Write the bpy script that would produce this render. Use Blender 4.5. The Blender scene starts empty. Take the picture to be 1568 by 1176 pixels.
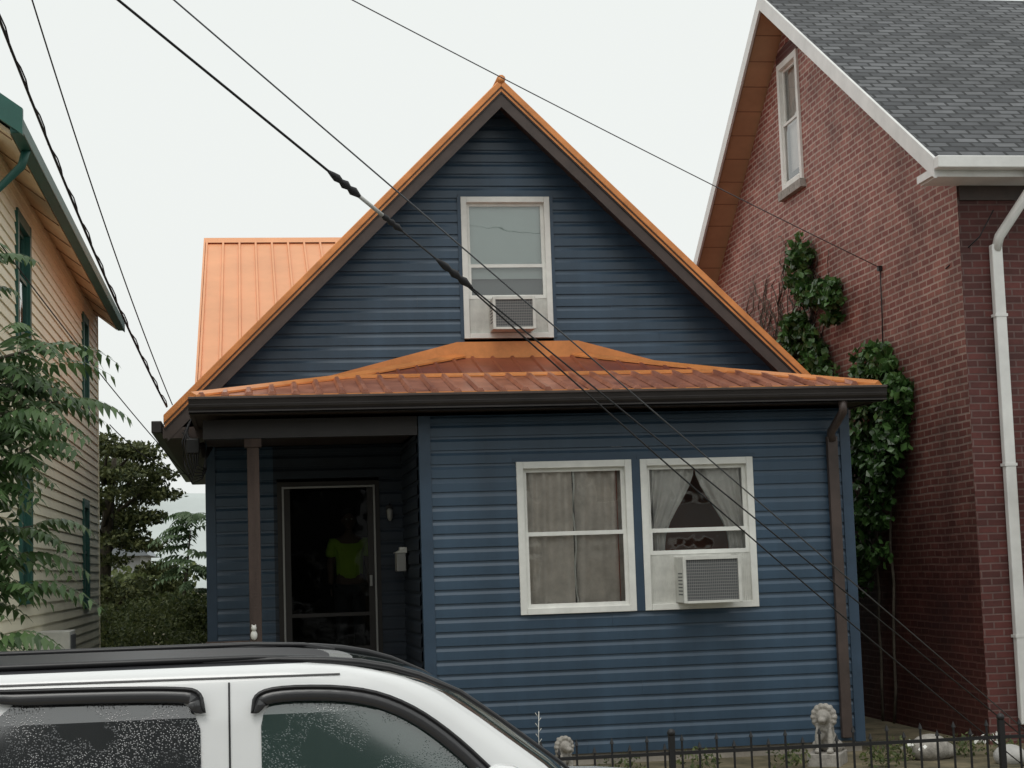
import bpy, bmesh, random
import numpy as np
from math import *
from mathutils import Vector, Matrix
random.seed(7); rng=np.random.default_rng(7)
S=bpy.context.scene
# ------------------------------------------------------------------ helpers
def link(o,parent=None):
    S.collection.objects.link(o)
    if parent is not None: o.parent=parent
    return o
def root(name,loc=(0,0,0),rotz=0,parent=None):
    o=bpy.data.objects.new(name,None); o.location=loc; o.rotation_euler=(0,0,rotz); o.empty_display_size=.2
    return link(o,parent)
def mesh(name,vs,fs,mat,parent=None,smooth=False):
    m=bpy.data.meshes.new(name); m.from_pydata([tuple(v) for v in vs],[],[tuple(f) for f in fs]); m.update()
    if mat: m.materials.append(mat)
    if smooth: m.polygons.foreach_set("use_smooth",[True]*len(m.polygons))
    return link(bpy.data.objects.new(name,m),parent)
def fixn(o):
    bm=bmesh.new();bm.from_mesh(o.data);bmesh.ops.recalc_face_normals(bm,faces=bm.faces);bm.to_mesh(o.data);bm.free()
def box(name,x0,x1,y0,y1,z0,z1,mat,parent=None,bev=0):
    vs=[(x,y,z) for z in (z0,z1) for y in (y0,y1) for x in (x0,x1)]
    fs=[(0,2,3,1),(4,5,7,6),(0,1,5,4),(2,6,7,3),(0,4,6,2),(1,3,7,5)]
    o=mesh(name,vs,fs,mat,parent)
    if bev:
        b=o.modifiers.new("b",'BEVEL');b.width=bev;b.segments=2
    return o
def prism(name,poly,axis,a0,a1,mat,parent=None,bev=0):
    n=len(poly)
    def P(p,a):
        if axis=='y': return (p[0],a,p[1])
        if axis=='x': return (a,p[0],p[1])
        return (p[0],p[1],a)
    vs=[P(p,a0) for p in poly]+[P(p,a1) for p in poly]
    fs=[tuple(range(n)),tuple(range(2*n-1,n-1,-1))]+[(i,i+n,(i+1)%n+n,(i+1)%n) for i in range(n)]
    o=mesh(name,vs,fs,mat,parent); fixn(o)
    if bev:
        b=o.modifiers.new("b",'BEVEL');b.width=bev;b.segments=2;b.limit_method='ANGLE'
    return o
def tube(name,pts,rad,mat,parent=None,n=8,caps=True):
    pts=[Vector(p) for p in pts]
    if not hasattr(rad,'__len__'): rad=[rad]*len(pts)
    vs=[];fs=[]
    for i,p in enumerate(pts):
        t=(pts[min(i+1,len(pts)-1)]-pts[max(i-1,0)]).normalized()
        a=t.cross(Vector((0,0,1)))
        if a.length<.05: a=t.cross(Vector((0,1,0)))
        a.normalize(); b=t.cross(a)
        for k in range(n):
            th=2*pi*k/n; vs.append(p+(a*cos(th)+b*sin(th))*rad[i])
    for i in range(len(pts)-1):
        for k in range(n):
            fs.append((i*n+k,i*n+(k+1)%n,(i+1)*n+(k+1)%n,(i+1)*n+k))
    if caps: fs+= [tuple(range(n-1,-1,-1)),tuple(range((len(pts)-1)*n,len(pts)*n))]
    return mesh(name,vs,fs,mat,parent,True)
def sag(a,b,s,n=24):
    a=Vector(a);b=Vector(b)
    return [a.lerp(b,i/n)-Vector((0,0,4*s*(i/n)*(1-i/n))) for i in range(n+1)]
def blob(name,els,vox,mat,parent=None,loc=(0,0,0)):
    bm=bmesh.new()
    for c,r in els:
        r=(r,r,r) if not hasattr(r,'__len__') else r
        M=Matrix.Translation(c)@Matrix.Diagonal((*r,1))
        bmesh.ops.create_uvsphere(bm,u_segments=16,v_segments=10,radius=1,matrix=M)
    m=bpy.data.meshes.new(name);bm.to_mesh(m);bm.free();m.materials.append(mat)
    o=link(bpy.data.objects.new(name,m),parent);o.location=loc
    r=o.modifiers.new("r",'REMESH');r.mode='VOXEL';r.voxel_size=vox;r.use_smooth_shade=True
    s=o.modifiers.new("s",'SMOOTH');s.iterations=2
    return o
# ------------------------------------------------------------------ materials
def mat(name,col,rough=.6,metal=0,var=.0,vscale=3.,bump=0,bscale=40,spec=.5,coat=0,trans=0,streak=False,var2=None,ior=1.5):
    m=bpy.data.materials.new(name);m.use_nodes=True;nt=m.node_tree;N=nt.nodes;Lk=nt.links
    p=N["Principled BSDF"];p.inputs["Roughness"].default_value=rough;p.inputs["Metallic"].default_value=metal
    p.inputs["Specular IOR Level"].default_value=spec;p.inputs["Coat Weight"].default_value=coat;p.inputs["IOR"].default_value=ior
    p.inputs["Base Color"].default_value=(*col,1)
    tc=N.new("ShaderNodeTexCoord")
    if var>0:
        mp=N.new("ShaderNodeMapping");Lk.new(tc.outputs["Object"],mp.inputs[0])
        if streak: mp.inputs["Scale"].default_value=(1,1,.12)
        nz=N.new("ShaderNodeTexNoise");nz.inputs["Scale"].default_value=vscale;nz.inputs["Detail"].default_value=6;nz.inputs["Roughness"].default_value=.65
        Lk.new(mp.outputs[0],nz.inputs["Vector"])
        rp=N.new("ShaderNodeValToRGB");rp.color_ramp.elements[0].position=.3;rp.color_ramp.elements[1].position=.7
        c0=tuple(c*(1-var) for c in col);c1=var2 if var2 else tuple(min(1,c*(1+var)) for c in col)
        rp.color_ramp.elements[0].color=(*c0,1);rp.color_ramp.elements[1].color=(*c1,1)
        Lk.new(nz.outputs["Fac"],rp.inputs[0]);Lk.new(rp.outputs[0],p.inputs["Base Color"])
    if bump>0:
        n2=N.new("ShaderNodeTexNoise");n2.inputs["Scale"].default_value=bscale;n2.inputs["Detail"].default_value=4
        Lk.new(tc.outputs["Object"],n2.inputs["Vector"])
        b=N.new("ShaderNodeBump");b.inputs["Strength"].default_value=bump;b.inputs["Distance"].default_value=.01
        Lk.new(n2.outputs["Fac"],b.inputs["Height"]);Lk.new(b.outputs[0],p.inputs["Normal"])
    return m
def brickmat(name,axes,c1,c2,mort,bw=.215,rh=.077,ms=.009,low=None,zlo=2.5,zhi=6,yscale=1,bumpd=.006,var=.5,msm=.3):
    m=bpy.data.materials.new(name);m.use_nodes=True;nt=m.node_tree;N=nt.nodes;Lk=nt.links;p=N["Principled BSDF"]
    tc=N.new("ShaderNodeTexCoord");sp=N.new("ShaderNodeSeparateXYZ");cb=N.new("ShaderNodeCombineXYZ")
    Lk.new(tc.outputs["Object"],sp.inputs[0]);Lk.new(sp.outputs[axes[0]],cb.inputs[0])
    mu=N.new("ShaderNodeMath");mu.operation='MULTIPLY';mu.inputs[1].default_value=yscale
    Lk.new(sp.outputs[axes[1]],mu.inputs[0]);Lk.new(mu.outputs[0],cb.inputs[1])
    nw=N.new("ShaderNodeTexNoise");nw.inputs["Scale"].default_value=1.5;Lk.new(cb.outputs[0],nw.inputs["Vector"])
    vm=N.new("ShaderNodeVectorMath");vm.operation='MULTIPLY_ADD';vm.inputs[1].default_value=(.03,.03,0)
    Lk.new(nw.outputs["Color"],vm.inputs[0]);Lk.new(cb.outputs[0],vm.inputs[2])
    bt=N.new("ShaderNodeTexBrick");Lk.new(vm.outputs[0],bt.inputs["Vector"])
    bt.inputs["Scale"].default_value=1;bt.inputs["Brick Width"].default_value=bw;bt.inputs["Row Height"].default_value=rh
    bt.inputs["Mortar Size"].default_value=ms;bt.inputs["Mortar Smooth"].default_value=msm
    bt.inputs["Color1"].default_value=(*c1,1);bt.inputs["Color2"].default_value=(*c2,1);bt.inputs["Mortar"].default_value=(*mort,1)
    nz=N.new("ShaderNodeTexNoise");nz.inputs["Scale"].default_value=1.1;nz.inputs["Detail"].default_value=9;nz.inputs["Roughness"].default_value=.75
    Lk.new(cb.outputs[0],nz.inputs["Vector"])
    rp=N.new("ShaderNodeValToRGB");rp.color_ramp.elements[0].position=.35;rp.color_ramp.elements[1].position=.65
    rp.color_ramp.elements[0].color=(1-var,1-var,1-var,1);rp.color_ramp.elements[1].color=(1,1,1,1)
    Lk.new(nz.outputs["Fac"],rp.inputs[0])
    mx=N.new("ShaderNodeMix");mx.data_type='RGBA';mx.blend_type='MULTIPLY';mx.inputs[0].default_value=1
    Lk.new(bt.outputs["Color"],mx.inputs[6]);Lk.new(rp.outputs[0],mx.inputs[7]);out=mx.outputs[2]
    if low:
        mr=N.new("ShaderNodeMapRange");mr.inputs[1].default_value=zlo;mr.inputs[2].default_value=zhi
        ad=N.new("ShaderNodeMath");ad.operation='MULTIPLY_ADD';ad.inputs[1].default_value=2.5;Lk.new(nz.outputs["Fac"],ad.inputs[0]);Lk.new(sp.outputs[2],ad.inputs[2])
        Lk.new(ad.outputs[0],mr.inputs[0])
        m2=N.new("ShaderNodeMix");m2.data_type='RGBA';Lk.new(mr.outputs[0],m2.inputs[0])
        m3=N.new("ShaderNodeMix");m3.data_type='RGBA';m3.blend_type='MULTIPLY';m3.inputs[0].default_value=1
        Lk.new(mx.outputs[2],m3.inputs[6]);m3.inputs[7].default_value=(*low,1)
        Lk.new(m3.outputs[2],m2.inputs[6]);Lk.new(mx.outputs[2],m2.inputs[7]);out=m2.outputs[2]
    Lk.new(out,p.inputs["Base Color"]);p.inputs["Roughness"].default_value=.7
    b=N.new("ShaderNodeBump");b.inputs["Strength"].default_value=.8;b.inputs["Distance"].default_value=bumpd;b.invert=True
    Lk.new(bt.outputs["Fac"],b.inputs["Height"]);Lk.new(b.outputs[0],p.inputs["Normal"])
    return m
def glassmat(name,refl=.10,tint=(.9,.93,.92)):
    m=bpy.data.materials.new(name);m.use_nodes=True;nt=m.node_tree;N=nt.nodes;Lk=nt.links
    N.remove(N["Principled BSDF"]);o=N["Material Output"]
    t=N.new("ShaderNodeBsdfTransparent");t.inputs[0].default_value=(*tint,1)
    g=N.new("ShaderNodeBsdfGlossy");g.inputs["Roughness"].default_value=.02;g.inputs[0].default_value=(1,1,1,1)
    f=N.new("ShaderNodeFresnel");f.inputs[0].default_value=1.5
    a=N.new("ShaderNodeMath");a.operation='ADD';a.inputs[1].default_value=refl;a.use_clamp=True;Lk.new(f.outputs[0],a.inputs[0])
    nz=N.new("ShaderNodeTexNoise");nz.inputs["Scale"].default_value=2.5
    tc=N.new("ShaderNodeTexCoord");Lk.new(tc.outputs["Object"],nz.inputs["Vector"])
    b=N.new("ShaderNodeBump");b.inputs["Strength"].default_value=.15;b.inputs["Distance"].default_value=.02;Lk.new(nz.outputs["Fac"],b.inputs["Height"]);Lk.new(b.outputs[0],g.inputs["Normal"])
    x=N.new("ShaderNodeMixShader");Lk.new(a.outputs[0],x.inputs[0]);Lk.new(t.outputs[0],x.inputs[1]);Lk.new(g.outputs[0],x.inputs[2]);Lk.new(x.outputs[0],o.inputs[0])
    return m
def leafmat(name,c0,c1,rough=.5,trl=.3):
    m=bpy.data.materials.new(name);m.use_nodes=True;nt=m.node_tree;N=nt.nodes;Lk=nt.links;p=N["Principled BSDF"]
    g=N.new("ShaderNodeNewGeometry");rp=N.new("ShaderNodeValToRGB");rp.color_ramp.elements[0].color=(*c0,1);rp.color_ramp.elements[1].color=(*c1,1)
    Lk.new(g.outputs["Random Per Island"],rp.inputs[0]);Lk.new(rp.outputs[0],p.inputs["Base Color"]);p.inputs["Roughness"].default_value=rough
    t=N.new("ShaderNodeBsdfTranslucent");Lk.new(rp.outputs[0],t.inputs[0])
    x=N.new("ShaderNodeMixShader");x.inputs[0].default_value=trl;Lk.new(p.outputs[0],x.inputs[1]);Lk.new(t.outputs[0],x.inputs[2]);Lk.new(x.outputs[0],N["Material Output"].inputs[0])
    return m
BLUE=mat("navy_siding",(.036,.068,.108),.36,var=.26,vscale=1.6,streak=True)
BLUED=mat("navy_siding_shaded",(.014,.023,.037),.6,var=.2)  # copy of the navy siding with the porch shade put into its colour
BLUET=mat("navy_trim",(.034,.062,.10),.4,var=.15,vscale=3)
ORANGE=mat("orange_metal",(.68,.26,.08),.33,metal=.2,var=.22,vscale=3.5)
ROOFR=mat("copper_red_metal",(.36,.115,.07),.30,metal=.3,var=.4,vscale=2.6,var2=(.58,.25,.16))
ROOFU=mat("copper_red_metal_shaded",(.24,.07,.045),.33,metal=.3,var=.3,vscale=2.5)  # same roof paint; the upper slope's darker reflection is put into the colour
ROOFL=mat("orange_metal_lit",(.80,.37,.18),.45,metal=.1,var=.10,vscale=1)  # same roof paint; brighter light on the rear slope is put into the colour
BROWN=mat("dark_brown_fascia",(.06,.042,.036),.5,var=.3,vscale=4)
GUTTER=mat("bronze_gutter",(.022,.018,.017),.35,var=.3)
WOOD=mat("weathered_wood",(.062,.042,.035),.8,var=.5,vscale=7,streak=True,bump=.4)
WHITE=mat("white_vinyl",(.76,.76,.72),.45,var=.10,vscale=5)
WHITE2=mat("white_aluminium",(.72,.72,.70),.4,var=.10,vscale=3)
ACW=mat("ac_plastic",(.62,.62,.58),.5,var=.14,vscale=8)
ACG=mat("ac_grille",(.10,.105,.11),.6)
ROOM=mat("room_dark",(.035,.03,.027),.9)
TERRA=mat("room_terracotta",(.36,.11,.06),.9)
CURT=mat("curtain_taupe",(.70,.63,.57),.9,var=.2,vscale=6)
CURT2=mat("curtain_grey",(.72,.69,.66),.9,var=.12,vscale=6)
SHADE=mat("roller_shade",(.58,.65,.63),.9)
GLASS=glassmat("window_glass",.08,(.93,.95,.94))
CREAM=mat("cream_siding",(.86,.81,.63),.6,var=.08,vscale=1.5,streak=True)
GREEN=mat("green_trim",(.02,.10,.08),.5,var=.2)
SOFF=mat("tan_soffit",(.55,.35,.21),.7,var=.12,vscale=2)
SOFL=mat("cream_soffit",(.78,.60,.40),.7,var=.12,vscale=2)
SHBR=brickmat("asphalt_shingles",(0,1),(.055,.058,.065),(.16,.165,.175),(.015,.016,.018),bw=.26,rh=.145,ms=.018,yscale=1.19,bumpd=.02,var=.45,msm=.1)
SHDK=brickmat("dark_shingles",(1,0),(.06,.065,.06),(.10,.10,.095),(.03,.03,.03),bw=.32,rh=.145,ms=.012,yscale=1.2,bumpd=.01,var=.4)
BRKS=brickmat("faded_red_brick_side",(1,2),(.46,.185,.145),(.29,.085,.068),(.60,.46,.39),rh=.08,ms=.0125,low=(.21,.10,.085),zlo=2.9,zhi=7.6,var=.5)  # low: darker red paint below, plus shade of the house gap put into colour
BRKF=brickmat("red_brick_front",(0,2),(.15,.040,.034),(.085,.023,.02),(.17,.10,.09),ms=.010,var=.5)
STONE=mat("grey_stone",(.33,.31,.28),.85,var=.35,vscale=14,bump=.6,bscale=60)
FOUND=mat("foundation_block",(.30,.27,.23),.9,var=.25,vscale=4,bump=.5)
DARKM=mat("black_iron",(.012,.012,.013),.45)
WIRE=mat("black_cable",(.012,.012,.014),.6)
WIREG=mat("steel_cable",(.10,.105,.115),.5,metal=.3)
ASPH=mat("wet_asphalt",(.05,.05,.052),.35,var=.3,vscale=2,bump=.4,bscale=120)
CONC=mat("concrete_pavement",(.30,.29,.27),.7,var=.25,vscale=2,bump=.3)
GRASS=mat("yard_soil_and_grass",(.09,.085,.045),.95,var=.5,vscale=3,bump=1,bscale=30,var2=(.22,.18,.11))
# ------------------------------------------------------------------ siding
def siding(name,plane,pos,z0,z1,e,span,holes,m,parent,prof='dutch',side=1):
    vs=[];fs=[]
    P=[(0,0),(0,.018),(.60,.016),(.80,.003),(1,0)] if prof=='dutch' else [(0,0),(0,.016),(1,0)]
    z=z0
    while z<z1-1e-4:
        zt=min(z+e,z1)
        zm=(z+zt)/2
        u0,u1=span(zm)
        if u1-u0>.02:
            cuts=[(u0,u1)]
            for (a,b,c,d) in holes:
                if c<zm<d:
                    nc=[]
                    for p,q in cuts:
                        if b<=p or a>=q: nc.append((p,q));continue
                        if a>p: nc.append((p,a))
                        if b<q: nc.append((b,q))
                    cuts=nc
            for (p,q) in cuts:
                jn=p+random.uniform(.6,3.4);segs=[]
                s_=p
                while jn<q-.3 and plane=='y' and prof=='dutch':
                    segs.append((s_,jn));s_=jn;jn+=3.66
                segs.append((s_,q))
                for si,(a0,b0) in enumerate(segs):
                    base=len(vs);jp=(abs(a0-u0)<1e-6);jq=(abs(b0-u1)<1e-6);ex=.003*(si%2)
                    for (f,o) in P:
                        zz=z+(zt-z)*f
                        s=span(zz);a=s[0] if jp else a0;b=s[1] if jq else b0
                        for u in (a,b):
                            vs.append((u,pos-o-ex,zz) if plane=='y' else (pos+side*o,u,zz))
                    for k in range(len(P)-1):
                        a=base+2*k;fs.append((a,a+1,a+3,a+2) if (plane=='y' or side>0) else (a,a+2,a+3,a+1))
        z=zt
    return mesh(name,vs,fs,m,parent)
# ------------------------------------------------------------------ windows (local: x width, -y outward, z up)
def curtain(name,x0,x1,z0,z1,y,m,parent,folds=9,top_w=None):
    n=folds*8;vs=[];fs=[];ph=random.random()*6
    for j in range(9):
        t=j/8;z=z1+(z0-z1)*t
        for i in range(n+1):
            s=i/n;x=x0+(x1-x0)*s
            if top_w:
                k=1-.62*sin(min(1,t*1.15)*pi/2)**2 ;x=x0+(x1-x0)*s*k
            vs.append((x,y+.022*sin(s*folds*2*pi+ph+.9*sin(s*7+ph))+.012*sin(s*23+t*3),z))
    for j in range(8):
        for i in range(n): a=j*(n+1)+i;fs.append((a,a+1,a+n+2,a+n+1))
    return mesh(name,vs,fs,m,parent,True)
ACFIN=mat("ac_fin",(.28,.28,.27),.5)
def window(name,loc,w,h,parent,rotz=0,fr=WHITE,cas=.07,meet=.5,ac=None,dress='curt',room=ROOM,raise_=0,depth=1.2):
    r=root(name,loc,rotz,parent)
    d=-.035
    box("casing_left",0,cas,d,.06,0,h,fr,r,.004);box("casing_right",w-cas,w,d,.06,0,h,fr,r,.004)
    box("casing_top",cas,w-cas,d+.003,.06,h-cas,h,fr,r,.004);box("sill",cas,w-cas,d-.012,.06,0,cas*.9,fr,r,.004)
    zm=h*meet;s=.038
    ix0,ix1,iz0,iz1=cas,w-cas,cas*.9,h-cas
    def sash(nm,za,zb,y):
        box(nm+"_stile_l",ix0,ix0+s,y,y+.03,za,zb,fr,r);box(nm+"_stile_r",ix1-s,ix1,y,y+.03,za,zb,fr,r)
        box(nm+"_rail_top",ix0+s,ix1-s,y+.002,y+.03,zb-s,zb,fr,r);box(nm+"_rail_bottom",ix0+s,ix1-s,y+.002,y+.03,za,za+s*1.1,fr,r)
        mesh(nm+"_glass",[(ix0+s,y+.015,za+s),(ix1-s,y+.015,za+s),(ix1-s,y+.015,zb-s),(ix0+s,y+.015,zb-s)],[(0,1,2,3)],GLASS,r)
    sash("upper_sash",zm,iz1,.024)
    zb=iz0+raise_
    sash("lower_sash",zb,zm+s,-.008)
    if raise_:
        a0,a1=ac
        for nm,xa,xb in (("side_panel_l",ix0,a0),("side_panel_r",a1,ix1)):
            box(nm,xa,xb,.0,.02,iz0,zb,ACW,r)
            k=int((xb-xa)/.02)
            for i in range(k): box(nm+"_pleat",xa+i*.02+.006,xa+i*.02+.012,-.006,0,iz0,zb,ACW,r)
        box("head_panel",a0,a1,.0,.02,zb-.03,zb,ACW,r)
        A=root("air_conditioner",(0,0,0),0,r)
        za,zt=iz0+.005,zb-.032;yf=-.36
        box("ac_case",a0,a1,yf+.03,.25,za,zt,ACW,A,.008)
        f=.03
        box("ac_frame_l",a0-.004,a0+f,yf,yf+.029,za-.004,zt+.004,ACW,A,.004);box("ac_frame_r",a1-f,a1+.004,yf,yf+.029,za-.004,zt+.004,ACW,A,.004)
        box("ac_frame_t",a0+f,a1-f,yf,yf+.029,zt-f,zt+.004,ACW,A);box("ac_frame_b",a0+f,a1-f,yf,yf+.029,za-.004,za+f*.7,ACW,A)
        box("ac_coil",a0+f,a1-f,yf+.02,yf+.028,za+f*.7,zt-f,ACG,A)
        vs=[];fs=[]
        nx=int((a1-a0-2*f)/.02)
        for i in range(nx):
            x=a0+f+.008+i*.02;b=len(vs);vs+=[(x,yf+.01,za+f*.7),(x+.003,yf+.01,za+f*.7),(x+.003,yf+.01,zt-f),(x,yf+.01,zt-f)];fs.append((b,b+1,b+2,b+3))
        for i in range(int((zt-za-2*f)/.03)):
            z=za+f+i*.03;b=len(vs);vs+=[(a0+f,yf+.008,z),(a1-f,yf+.008,z),(a1-f,yf+.008,z+.005),(a0+f,yf+.008,z+.005)];fs.append((b,b+1,b+2,b+3))
        mesh("ac_grille",vs,fs,ACFIN,A)
        for i in range(7):
            zz=za+.08+i*.035
            if zz<zt-.03: box("ac_vent",a0-.003,a0,yf+.06,yf+.22,zz,zz+.012,ACG,A)
    D=depth
    vs=[(ix0-.3,.065,-.2),(ix1+.3,.065,-.2),(ix1+.3,.065,h+.1),(ix0-.3,.065,h+.1),(ix0-.3,D,-.2),(ix1+.3,D,-.2),(ix1+.3,D,h+.1),(ix0-.3,D,h+.1)]
    mesh("room",vs,[(4,5,6,7),(0,4,7,3),(1,2,6,5),(3,7,6,2),(0,1,5,4)],room,r)
    if dress=='curt':
        m=(ix0+ix1)/2
        curtain("curtain_l",ix0-.02,m-.012,iz0-.1,iz1+.02,.10,CURT,r,4);curtain("curtain_r",m+.016,ix1+.02,iz0-.1,iz1+.02,.11,CURT,r,3)
        tube("curtain_lining",[(m+.012*sin(k*1.7),.07,iz0-.1+(iz1-iz0+.1)*k/9) for k in range(10)],.011,WHITE,r,5)
    if dress=='tied':
        m=(ix0+ix1)/2
        curtain("curtain_l",ix0-.02,m,iz1-.95,iz1+.02,.10,CURT2,r,5,True);curtain("curtain_r",ix1+.02,m,iz1-.95,iz1+.02,.11,CURT2,r,5,True)
    if dress=='shade':
        box("roller_shade",ix0-.02,ix1+.02,.08,.085,zm-.12,iz1+.02,SHADE,r)
        box("shade_lower",ix0-.02,ix1+.02,.13,.135,iz0,zm,mat("dusty_panel",(.16,.18,.18),.9),r)
    if dress=='blind':
        box("blind",ix0-.02,ix1+.02,.10,.105,iz0+.2,iz1+.02,CURT2,r)
    return r
# ================================================================== GROUND
box("ground",-400,400,-400,400,-.6,-.004,GRASS)
o=mesh("road",[(-200,-16.5,0),(200,-16.5,0),(200,-8.3,0),(-200,-8.3,0)],[(0,1,2,3)],ASPH)
YEL=mat("yellow_road_paint",(.55,.38,.05),.6)
r=root("road_marking")
for k,y in enumerate((-12.5,-12.28)): mesh("stripe",[(-200,y,.004),(200,y,.004),(200,y+.11,.004),(-200,y+.11,.004)],[(0,1,2,3)],YEL,r)
r=root("pavement");box("slab",-200,200,-8.15,-6.4,-.1,.12,CONC,r);box("kerb",-200,200,-8.3,-8.153,-.1,.125,CONC,r,.01)
JD=mat("joint_dark",(.08,.08,.07))
for i in range(-8,14): box("joint",i*1.5,i*1.5+.012,-8.15,-6.4,.12,.1215,JD,r)
r=root("far_pavement");box("slab",-200,200,-19,-16.65,-.1,.12,CONC,r);box("kerb",-200,200,-16.647,-16.5,-.1,.125,CONC,r)
mesh("yard",[(-30,-6.4,.10),(30,-6.4,.10),(30,40,.10),(-30,40,.10)],[(0,1,2,3)],GRASS)
# ================================================================== BLUE HOUSE
H=root("blue_house")
XL,XR=-.45,6.24;FY=0.;GY=1.9
SL=.99;AX=2.88;AZ=7.58
W1=(2.69,3.89,1.62,3.17);W2=(3.98,5.18,1.62,3.17)
siding("front_siding",'y',FY,.215,3.66,.1405,lambda z:(1.82,6.14),[W1,W2],BLUE,H)
box("corner_board_l",1.70,1.82,-.03,.08,.2,3.66,BLUET,H,.004);box("corner_board_r",6.14,6.25,-.03,.08,.2,3.66,BLUET,H,.004)
siding("right_siding",'x',6.24,.215,3.75,.1405,lambda z:(0.08,11),[],BLUE,H,side=1)
siding("left_siding",'x',XL,.215,3.9,.1405,lambda z:(GY,11),[],BLUE,H,side=-1)
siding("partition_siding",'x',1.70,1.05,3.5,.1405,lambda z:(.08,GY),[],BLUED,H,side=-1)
DR=(.30,1.43,1.05,3.12)
siding("porch_back_siding",'y',GY,1.05,3.52,.1405,lambda z:(XL+.08,.26),[],BLUE,H)
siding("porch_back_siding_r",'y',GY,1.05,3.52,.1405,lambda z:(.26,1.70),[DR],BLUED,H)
box("back_corner_board",XL-.03,XL+.08,GY-.03,GY+.08,.3,3.9,BLUET,H,.004)
aw=(2.44,3.47,4.70,6.34)
siding("gable_siding",'y',GY,3.80,7.42,.1405,lambda z:(max(XL+.05,AX-(7.46-z)/SL),min(XR-.03,AX+(7.46-z)/SL)),[aw],BLUE,H)
for (n_,a,b,c,d) in (("t",aw[0]-.03,aw[1]+.03,aw[3],aw[3]+.035),("l",aw[0]-.04,aw[0],aw[2],aw[3]),("r",aw[1],aw[1]+.04,aw[2],aw[3])):
    box("attic_trim_"+n_,a,b,GY-.027,GY,c,d,BLUET,H)
for (w_,n_) in ((W1,"a"),(W2,"b")):
    box("window_header_"+n_,w_[0]-.03,w_[1]+.03,-.026,0,w_[3],w_[3]+.04,BLUET,H)
box("window_mullion",3.89,3.98,-.026,.02,1.62,3.17,BLUET,H)
window("ground_window",(W1[0],FY,W1[2]),1.20,1.55,H,dress='curt',meet=.51)
window("ground_window_ac",(W2[0],FY,W2[2]),1.20,1.55,H,dress='tied',meet=.51,ac=(.33,.93),raise_=.50,room=TERRA)
window("attic_window",(aw[0],GY,aw[2]),1.03,1.64,H,dress='shade',meet=.50,ac=(.29,.77),raise_=.40,cas=.065)
box("foundation",1.72,6.22,.02,11,-.1,.215,FOUND,H);box("foundation_side",XL+.02,1.70,GY,11,-.1,1.0,FOUND,H)
box("porch_floor",XL,1.68,-.05,GY-.01,.95,1.05,WOOD,H);box("porch_skirt",XL+.02,1.66,0,.04,.1,.945,BLUET,H)
for i in range(4): box("porch_step",.2,1.5,-.05-.28*(4-i)+.0,-.052-.28*(3-i),.1,.1+.2*(i+1)-.02,CONC,H)
box("porch_ceiling",XL,1.70,.0,GY,3.53,3.56,BROWN,H);box("porch_beam",XL,1.69,-.02,.10,3.47,3.66,GUTTER,H)
box("porch_post",-.02,.10,-.02,.10,1.05,3.468,WOOD,H,.008)
box("porch_post_block",-.045,.125,-.045,.125,3.38,3.466,WOOD,H,.006)
box("rail_top",XL,-.025,.0,.06,1.42,1.47,WOOD,H)
def roofpoly(off_top,off_bot,xfoot):
    f=lambda x,o:AZ-o-SL*abs(x-AX)
    xl,xr=AX-xfoot,AX+xfoot
    return [(AX,AZ-off_top),(xr,f(xr,off_top)),(xr,f(xr,off_bot)),(AX,AZ-off_bot),(xl,f(xl,off_bot)),(xl,f(xl,off_top))]
XF=3.76
def chevron(name,o0,o1,y0,y1,m,xf=XF,bev=0):
    p=roofpoly(o0,o1,xf)
    prism(name+"_r",[p[0],p[1],p[2],p[3]],'y',y0,y1,m,H,bev);prism(name+"_l",[p[0],p[3],p[4],p[5]],'y',y0,y1,m,H,bev)
chevron("roof_metal",0.004,.04,1.43,11.3,ROOFR)
chevron("roof_deck",.042,.17,1.45,11.25,BROWN,3.72)
chevron("rake_trim",-.012,.085,1.375,1.428,ORANGE,3.78,.008)
chevron("rake_bead",.088,.098,1.37,1.43,BROWN,3.78)
chevron("rake_trim_lower",.10,.135,1.385,1.44,ORANGE,3.77)
chevron("rake_lip",.138,.155,1.395,1.448,GUTTER,3.77)
chevron("rake_fascia",.157,.31,1.41,1.449,BROWN,3.74)
tube("ridge_cap",[(AX,1.37,AZ+.0),(AX,11.3,AZ+.0)],.05,ORANGE,H,10)
for s in (-1,1):
    xe=AX+s*3.80
    box("side_gutter",min(xe,xe+s*.11),max(xe,xe+s*.11),1.40,11.3,3.66,3.79,GUTTER,H,.01)
    a,b=sorted((AX+s*3.36,AX+s*3.79));box("eave_return",a,b,1.415,11,3.60,3.72,BROWN,H)
for s in (-1,1):
    vs=[];fs=[]
    for i in range(38):
        y=1.6+i*.25
        b=len(vs);x1=AX+s*.08;x2=AX+s*3.75
        for x in (x1,x2):
            z=AZ-SL*abs(x-AX)
            vs+=[(x,y-.02,z),(x,y-.01,z+.03),(x,y+.01,z+.03),(x,y+.02,z)]
        fs+=[(b,b+1,b+5,b+4),(b+1,b+2,b+6,b+5),(b+2,b+3,b+7,b+6)]
    mesh("roof_ribs",vs,fs,ROOFR,H)
ey=-.42;ez=3.86;bx0,bx1,by,bz=1.0,5.22,.80,4.15;tx0,tx1,tz=2.39,3.71,4.49;ex0,ex1=-.55,6.45
V=[(ex0,ey,ez),(ex1,ey,ez),(bx0,by,bz),(bx1,by,bz),(tx0,GY,tz),(tx1,GY,tz),(ex0,GY,ez),(ex1,GY,ez)]
mesh("porch_roof",V,[(0,1,3,2),(0,2,6),(2,4,6),(1,7,3),(3,7,5)],ROOFR,H)
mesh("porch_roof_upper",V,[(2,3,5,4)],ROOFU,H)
mesh("porch_soffit",[(ex0,ey,ez-.16),(ex1,ey,ez-.16),(ex1,GY,ez-.16),(ex0,GY,ez-.16)],[(0,1,2,3)],BROWN,H)
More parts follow.
